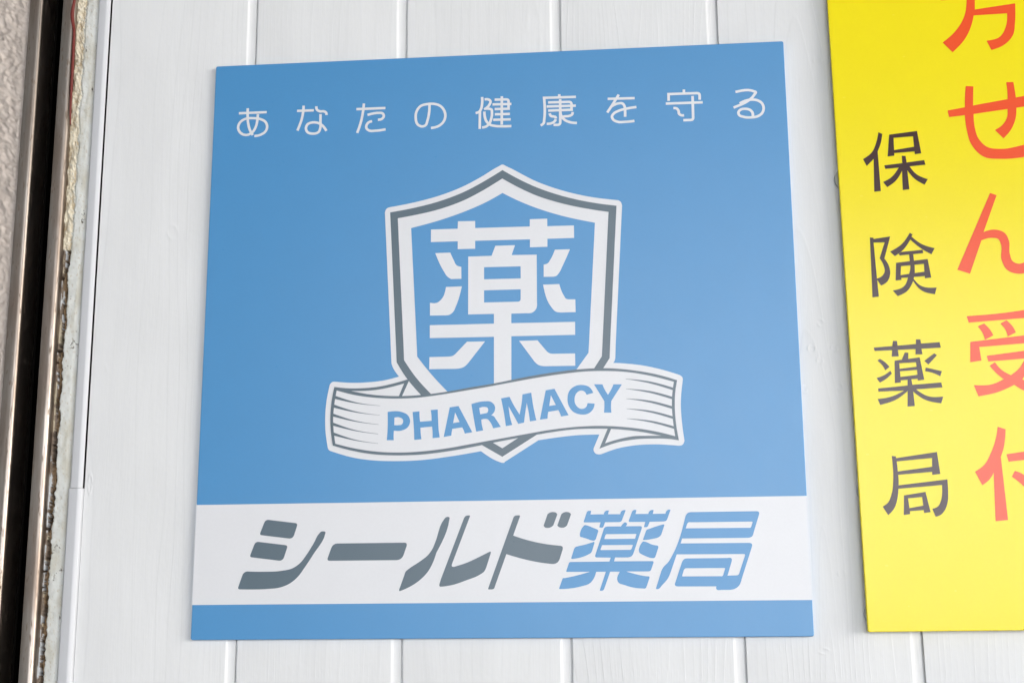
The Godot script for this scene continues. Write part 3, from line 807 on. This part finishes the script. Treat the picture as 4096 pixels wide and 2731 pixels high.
const BAND_GREY = [
	[[[-190.9,-153.2,2.9,-163.6,-156.7,2.3,-167.4,-169.4,3.6,-195.6,-165.8,2.1],[]],
		[[-198.7,-171.1,2.9,-171.4,-174.6,2.3,-175.3,-187.3,3.6,-203.3,-183.7,2.1],[]],
		[[-212.4,-209.7,2.1,-207.7,-195.2,3.8,-191.3,-195.7,-1,-176,-195.1,-1,-167.1,-193.2,-1,-160.9,-189.1,-1,-156,-182.9,-1,-149.9,-173.1,-1,-145.6,-165.3,-1,-144,-163.8,-1,-142.1,-163.5,-1,-140.3,-164.2,-1,-140.5,-165.6,-1,-150.2,-182.4,-1,-157,-192.8,-1,-162.5,-200.2,-1,-169.3,-205.6,-1,-176.9,-208.5,-1,-187.6,-209.6,-1,-202.3,-209.9,0],[]]],
	[[[-133.9,-173.5,4,-71.9,-173.5,3.1,-76.6,-187.5,4.7,-138.7,-187.4,2.5],[]]],
	[[[-42.3,-155.2,-1,-41,-153.7,-1,-39.1,-153.1,-1,-37.7,-153.7,-1,-37.9,-155.6,-1,-48.4,-182,0,-50.8,-189,-1,-55.1,-196.9,-1,-63.2,-204.8,-1,-71.9,-209.9,-1,-79.1,-212.7,1.8,-74.5,-199.8,0,-73.3,-196.7,-1,-70.8,-194.6,-1,-61.5,-188.6,-1,-55.2,-183.7,-1,-51.5,-178.6,-1,-49.4,-173.7,-1],[]],
		[[-25.9,-154.5,0,-24.4,-152.6,-1,-22.8,-152.2,0,-20.6,-152.1,1,-35.5,-191,0,-35.5,-193,-1,-33.6,-193.3,0,-22.7,-189.9,-1,-13.4,-185.7,-1,-3.3,-180.8,2.3,-7.5,-193.7,0,-9.4,-197.4,-1,-12.8,-199.8,-1,-23.9,-204.2,-1,-35.1,-207.8,-1,-42,-208.9,0,-46.3,-209.2,2.3,-44.5,-203.1,0],[]]],
	[[[14.4,-155,0,15.4,-153.3,-1,16.9,-152.7,0,20.3,-152.6,1.3,14.3,-168.9,0,27,-173,-1,39.4,-175.8,-1,55.2,-177.8,3.1,50.3,-192.4,4.9,36.1,-190.7,-1,22.6,-187.8,-1,8.7,-183.7,0,-0.7,-209.3,0,-1.6,-211.1,-1,-3.2,-211.6,0,-6.4,-211.6,1],[]],
		[[42.4,-152,0,44.6,-150.7,-1,47.1,-150.4,-1,49.3,-151,-1,50.3,-152.4,0,47,-161,0,45.1,-162.5,-1,42.6,-163.1,-1,40.1,-162.6,-1,39.1,-161.2,0],[]],
		[[53.6,-152.2,0,55.8,-150.8,-1,58.3,-150.5,-1,60.4,-151.2,-1,61.4,-152.4,0,58.1,-161.2,0,56.2,-162.7,-1,53.7,-163.1,-1,51.6,-162.6,-1,50.2,-161.2,0],[]]]]
const BAND_BLUE = [
	[[[74.2,-151,0,74.9,-150.1,-1,76,-149.8,0,77.8,-149.8,0.6,77.1,-152.8,0,87.8,-152.8,0,88.6,-150.8,-1,90.1,-149.8,0,92.1,-149.7,0.6,91.2,-152.8,0,101,-152.9,0,102,-150.6,-1,103.6,-149.7,0,105.6,-149.6,0.6,102.6,-157.1,0,101.6,-158.7,-1,99.9,-159.2,0,88.7,-159.2,0,87.6,-162.1,0,86.8,-163.3,-1,85.5,-163.5,0,84,-163.4,0.6,85.1,-159.2,0,72.4,-159.1,0,71.6,-158.7,-1,71.8,-157.7,0],[]],
		[[110.5,-151.2,0,111.3,-150.1,-1,112.5,-149.6,0,114.2,-149.6,0.6,113.4,-152.9,0,123.6,-153,0,124.5,-150.9,-1,126,-149.9,0,128,-149.8,0.6,127.2,-153,0,137.3,-153,0,138.4,-150.6,-1,139.7,-149.8,0,141.6,-149.7,0.8,138.7,-157.2,0,137.4,-158.8,-1,135.7,-159.2,0,124.5,-159.3,0,123.2,-162.4,0,122.4,-163.4,-1,121.2,-163.6,0,119.8,-163.6,0.6,121,-159.3,0,108.8,-159.2,0,107.8,-158.7,-1,108,-157.7,0],[]],
		[[71,-162.4,-1,72.3,-161.3,-1,74.3,-161.6,-1,78.8,-163.4,-1,83.5,-165.3,1.7,81.1,-172.5,0,79.8,-173.7,-1,78.1,-173.6,-1,73.1,-171.9,-1,67.9,-170.4,1.5],[]],
		[[63.5,-180,0,64.8,-178.6,-1,66.5,-178.1,-1,72.1,-176.9,-1,80.3,-174.4,1.5,78,-181.6,0,76.9,-183.5,-1,75.2,-184.5,-1,67.9,-187.2,-1,60.8,-188.2,1.2],[]],
		[[101.4,-162.7,0,103.3,-160.4,-1,104.8,-159.5,-1,106.3,-160.4,-1,105.3,-162.6,0,118.7,-162.7,2,111.2,-183.5,0,109.4,-186.4,-1,106.2,-187.4,0,96.2,-187.3,0,95.3,-190.4,0,127.2,-190.5,1.7,125,-196.4,0,123.9,-198.2,-1,122.2,-198.6,0,104.9,-198.5,0,113.3,-200.9,-1,118.2,-202,-1,123.6,-202.6,1.3,120.9,-210,0,119.6,-211.9,-1,117.4,-211.9,-1,110.5,-211.2,-1,103.2,-209.1,-1,98.5,-207.1,-1,97.7,-205.4,-1,99.7,-198.6,0,92.1,-198.5,0,87.1,-211.7,0,86.1,-213.1,-1,84.8,-213.4,0,83.3,-213.4,0.8,88.6,-198.5,0,80.9,-198.5,0,78.5,-204.3,-1,76,-207.2,-1,68.5,-209.9,-1,58.6,-211.5,-1,50.8,-211.8,0.8,53.9,-203.5,0,54.5,-203.2,-1,55.7,-203.2,0,63.7,-201.6,-1,75.9,-198.4,0,56.7,-198.3,0.8,58.8,-192.3,0,59.6,-190.8,-1,61.1,-190.5,0,91.6,-190.5,0,92.7,-187.4,0,82.3,-187.2,0,80.5,-186.7,-1,80.6,-184.6,0,87.2,-165.9,0,88.5,-163.3,-1,90.8,-162.6,0],[[88.6,-170,0,89.4,-168.9,-1,90.7,-168.7,0,113.8,-168.8,0.8,112.5,-172.6,0,87.9,-172.6,0],[86,-177.4,0,110.7,-177.5,0,109.3,-181.4,1.3,84.5,-181.3,0.7]]],
		[[136.5,-161.2,1.5,133.6,-169.4,0,132.4,-170.9,-1,125.9,-173,-1,118.6,-173.9,1.2,121.3,-166.8,0,122.1,-165.6,-1,123.6,-165.1,-1,129.1,-163.2,-1],[]],
		[[117.6,-176.2,-1,118.9,-174.9,-1,120.4,-175.1,-1,126.2,-177.5,-1,131.4,-178.4,2,128.5,-186.6,0,127.4,-188,-1,125.5,-188.1,-1,120.5,-186.5,-1,114.8,-183.5,2.2],[]]],
	[[[153.3,-155.1,0,155.1,-152.7,-1,158.1,-152,0,212.5,-152,2.9,206.7,-168.9,0,205.1,-172.1,-1,201.6,-173,0,150,-172.9,0,148.7,-176.8,0,206,-177,3.4,195.9,-204.9,0,193.2,-210.7,-1,190.2,-212.8,-1,186.3,-213.6,0,179,-213.6,0,175.7,-213,-1,175.7,-210.8,0,145.4,-210.6,0,143.3,-209.7,-1,143.6,-207.3,0,148.9,-192.7,0,151,-189.3,-1,154.9,-188.7,0,185.3,-188.7,0,188.5,-189.2,-1,188.5,-191.4,0,184.8,-202.5,0,191.1,-202.4,0,193.3,-201.9,-1,194.4,-199.8,0,199.6,-185.7,1.5,145.3,-185.4,0,140.6,-198,0,137.7,-204.3,-1,133.1,-209.4,-1,129.6,-212.5,-1,128.3,-212.4,-1,128.4,-211.1,0,132.7,-198.4,0,134,-196,-1,138.6,-191.2,-1,141.7,-186.3,-1],[[153.1,-164.9,0,154.3,-161.5,0,155.5,-160.2,-1,157.3,-160.1,0,206.4,-160.2,0.9,205,-164.2,0,204.3,-165,-1,202.9,-165.1,0],[148.9,-202.8,0.9,150.4,-198.1,0,151.5,-196.7,-1,153.2,-196.4,0,183.3,-196.5,0.9,181.6,-201.4,0,180.9,-202.7,-1,179.1,-202.9,0]]]]]
const YELLOW_RED = [
	[[[94.9,525.1,0,116.3,525.3,0,113.3,509.9,-1,104.5,496,-1,93.4,486.5,0,101,477.3,0,113,490.3,-1,119,503,-1,120.9,509.8,0,148.5,510.2,0,146.7,498.9,-1,140.6,489.1,-1,129.6,486.3,0,132.9,477.6,0,144.1,482.1,-1,151.9,490.8,-1,154.2,501.1,-1,155.9,518.9,0,122.3,515.2,0,123.1,525.5,0,166.8,526.7,0,165.7,534,0,128.5,532.8,0,129.1,546.1,0,120.4,545.9,0,119.9,532.5,0,93.8,531.6,0],[]]],
	[[[92.8,425.4,0,107.1,427.6,0,108,437.5,-1,109.3,446.4,0,115.5,445.8,0,114.6,437.2,-1,113.9,428.9,0,142.3,433.1,0,142.7,439.6,-1,142.5,448.2,0,148.3,448.1,0,148.9,439.3,-1,149.1,434.3,0,170.6,437.6,0,170.8,427.8,0,148.8,425.2,0,147.1,415.2,-1,142.2,405.4,-1,136.1,398.8,0,129.8,406.4,0,136.9,411.3,-1,140.6,417.5,-1,141.5,424.4,0,113.7,421.3,0,113.6,410.5,-1,116.2,399,-1,122.5,391.8,-1,132.8,389.7,-1,151.6,392.3,-1,163.8,394.9,0,164.6,384.2,0,150.7,381.7,-1,132.1,381,-1,119.5,383.1,-1,110,394.2,-1,107,408.2,-1,106.5,420.6,0,93.6,419.5,0],[]]],
	[[[121.3,351.9,0,126.4,349.8,0,113.4,318.8,0,123.5,320.3,-1,130.1,317.3,-1,132.9,310.5,-1,132.6,299.6,-1,134.8,292.8,-1,139.2,290.9,-1,144.4,292.5,-1,150.6,298.3,-1,156.2,310.8,0,162.7,307,0,155.1,291.5,-1,146.5,284,-1,138.4,282.5,-1,129.7,285.8,-1,125.7,295,-1,126.4,307.1,-1,124.5,312.3,-1,119.5,313.5,-1,111.1,311.7,0,99.8,283.9,0,90,287.6,0],[]]],
	[[[94.3,248.6,0,121,250.1,-1,148.2,253.4,0,150.4,246.2,0,95.5,243.2,0],[]],
		[[102.3,239.9,0,107.5,242.2,0,111.5,237.3,-1,114,232.1,0,107.2,228.6,0,105.6,234.6,-1],[]],
		[[120.3,241.7,0,125.3,244.3,0,129.6,239.1,-1,131.8,234,0,125.1,230.8,0,123.8,236.4,-1],[]],
		[[147.3,243.3,0,154.2,244.9,0,146.3,231.5,0,140.8,232.3,0],[]],
		[[95.5,227.3,0,157.6,233.2,0,159,217.6,0,151.6,216.7,0,151.3,225.5,0,136.9,224.8,0,102.1,222.9,0,103,211.8,0,94.1,210.6,0],[]],
		[[107.4,215.5,0,136.3,218.7,0,146.4,220.1,0,142,208.8,-1,133.4,195.6,0,143.8,191.2,-1,153.6,189.8,0,151.1,180.6,0,137.6,184.4,-1,126.8,191.3,0,113.3,185.7,-1,98.3,182.8,0,95.4,192,0,109.4,192.2,-1,119,196.1,0,113.5,201.4,-1,109,207.4,0,113.3,210.1,0,118.2,203.6,-1,124.8,199.2,0,131.6,204.4,-1,136.8,212.4,0,108.3,210.8,0],[]]],
	[[[111.2,158,0,117,155.8,0,116.1,149,-1,113.9,139.9,-1,111.5,134,0,112.8,84.4,0,103.3,83.6,0,105,121.5,0,100.9,115.9,-1,95.5,112,0,90.8,122.7,0,98.4,128.1,-1,104.1,137.1,-1,108.6,147.6,-1],[]],
		[[116,136,0,136.5,138.6,0,137.8,155.6,0,144.4,155.9,0,143.4,139.3,0,149.3,140,0,149.7,133.5,0,143.1,133,0,139.3,89.2,0,137.9,84.3,-1,134.5,83.4,0,127.8,84.5,0,127.3,89.9,0,132.1,89.6,0,136.2,132.3,0,128.6,131.1,0,117.1,130,0],[]],
		[[121.3,122.7,0,126.6,120.4,-1,131.6,115.8,0,127.8,109.6,0,123.6,114,-1,118.6,118.2,0],[]]]]
const YELLOW_BLACK = [
	[[[34.9,408.8,0,38,407.2,0,36.1,398.8,-1,33.2,392,0,33.5,357.2,0,28.1,356.8,0,29.5,385.4,0,23.4,379.5,0,20.8,385.7,0,28,390.9,-1,32.7,400.2,-1],[]],
		[[43.6,406.3,0,66.5,408.5,0,68.6,388.7,0,63.3,388.1,0,63.1,390.6,0,46.6,389.8,0,46.5,387.6,0,41,387.1,0],[[47,403.3,0,63,403.9,0,63.1,394.7,0,46.7,392.5,0]]],
		[[52.6,387.3,0,55.7,386.9,0,56.1,381.2,0,70.5,382.7,0,71.3,378.6,0,58.3,377.7,0,63.4,370.7,-1,72.2,365.9,0,69.3,361.2,0,62,366.4,-1,56.2,374.4,0,56.7,357.8,0,51.3,357.3,0,51.9,374.1,0,46.2,365.6,-1,38.9,360.4,0,35.9,365,0,42.9,368.9,-1,49.3,376.9,0,38.4,376.3,0,37.8,379.5,0,52.6,380.8,0],[]]],
	[[[22,317.6,0,24.8,317.2,0,24.9,316.2,0,38.4,317.8,0,32.5,299.2,0,35.9,292.2,-1,36,284.9,-1,33.4,279.5,-1,28.3,276.4,0,25.5,281.3,0,25.9,267.2,0,20.8,266.7,0],[[24.7,313.1,0,33.6,312.9,0,28.7,299.6,0,31.4,293.5,-1,31.9,288,-1,29.7,284.5,-1,25.4,282.4,0]]],
		[[54.4,320.4,0,56.5,318.8,0,55.5,317.1,0,63.1,310.5,-1,73.3,306.5,0,70.4,301.4,0,62.8,306.4,-1,54.4,314.5,0,47.2,305.2,-1,41,300.9,0,37.5,304.9,0,47,310.7,-1],[]],
		[[46.3,304.3,0,63.7,305.5,0,63.9,302.6,0,44.9,301.3,0,44.2,302.8,0],[]],
		[[41.6,295.2,0,67.1,297.5,0,68.8,281.8,0,63.7,281.3,0,63.7,283.2,0,44.9,282.2,0,44.9,280.7,0,40.2,280.2,0],[[45.4,292.2,0,63.8,293.5,0,63.7,286.9,0,44.5,284.7,0]]],
		[[52.5,301.9,0,55.8,302,0,56.3,291.4,0,56,286,0,54.7,281.2,0,59.4,275.6,-1,72.4,273.3,0,70.7,267.7,0,60.3,271.3,-1,54.2,279.4,0,48.8,271.1,-1,41,267.1,0,37.4,272,0,46.8,275.4,-1,50.4,283.1,0,52.7,290.3,-1,52.7,296.4,0],[]]],
	[[[19,224.9,0,33.8,225.7,0,34.7,230,0,37.8,229.8,0,38.1,226,0,52.6,226.8,0,52.9,230.7,0,56.3,230.5,0,56.7,227.1,0,71.4,227.8,0,72,223.3,0,56.7,222.8,0,57.1,218.3,0,51.7,218.2,0,52,222.7,0,38.1,222.4,0,38.3,217.1,0,32.8,217,0,33.5,222.3,0,19.6,222.1,0],[]],
		[[21.3,214.1,0,23.3,215.5,0,27.7,212.1,-1,30.4,208.7,0,27,205.9,0,24.7,210.4,-1],[]],
		[[19.7,199.8,0,25.9,202.1,-1,30.9,205.4,0,32,203.2,0,27.4,199.1,-1,22,196,0],[]],
		[[58.3,212.8,0,66.5,218.8,0,68.4,217.1,0,61.2,209.7,0],[]],
		[[59,207.3,0,71.4,204,0,69.8,199.8,0,64.3,202.8,-1,58.3,204.3,0],[]],
		[[34.9,213.6,0,40.6,214.3,0,43.3,220.1,0,46.1,219.8,0,45.6,214.8,0,54.8,215.8,0,57,197.5,0,52.1,196.8,0,51.8,198.4,0,47,198,0,47.4,193.5,0,70.1,194.8,0,70.8,190.8,0,50.1,189.7,0,58.4,184.2,-1,70.9,183.3,0,68.9,177.9,0,56,181.4,-1,47.7,188,0,48.1,176.3,0,42.4,175.9,0,43.4,188.6,0,34.7,182.3,-1,21.1,177.8,0,19.4,182.7,0,30.3,184.4,-1,40.4,188.9,0,20.4,188.7,0,20.3,191.3,0,43.6,193,0,43.9,197.7,0,38.5,197.3,0,38.5,195.7,0,33.8,195.3,0],[[38.3,211.4,0,51.6,211.8,0,51.8,208.2,0,38.4,206.9,0],[38.5,204.8,0,52,205.6,0,52,201.6,0,38.5,200.2,0]]]],
	[[[27.3,136.6,0,30.4,136.2,0,30.7,134.8,0,62.6,139,0,63.9,121.5,0,57.7,120.9,0,57.7,123.3,0,31.3,121.4,0,31.3,116.9,-1,31,113.2,0,69,117.1,0,68.8,107,-1,67.9,99.5,-1,64.8,92.3,-1,61.6,89.2,-1,57.8,87.9,0,55.7,94.2,0,60.1,95.9,-1,62.7,100.1,-1,64.2,106.6,-1,64.6,112.7,0,30.7,110.4,0,29.4,102.8,-1,26.2,94.8,-1,21.4,89.8,0,17.6,96.6,0,21.6,99.4,-1,25.2,106.4,-1,27.1,116.9,-1,27.6,128.6,-1],[[30.9,132.1,0,58.4,134.3,0,58,127.3,0,31.2,124.2,0]]],
		[[34.6,105.1,0,51.4,107.6,0,54.2,91.7,0,49.2,91,0,49,93.3,0,38.3,92.6,0,38.3,90.4,0,33.4,89.7,0],[[37.6,102.7,0,48.6,103.6,0,48.9,96.8,0,38.1,95.1,0]]]]]
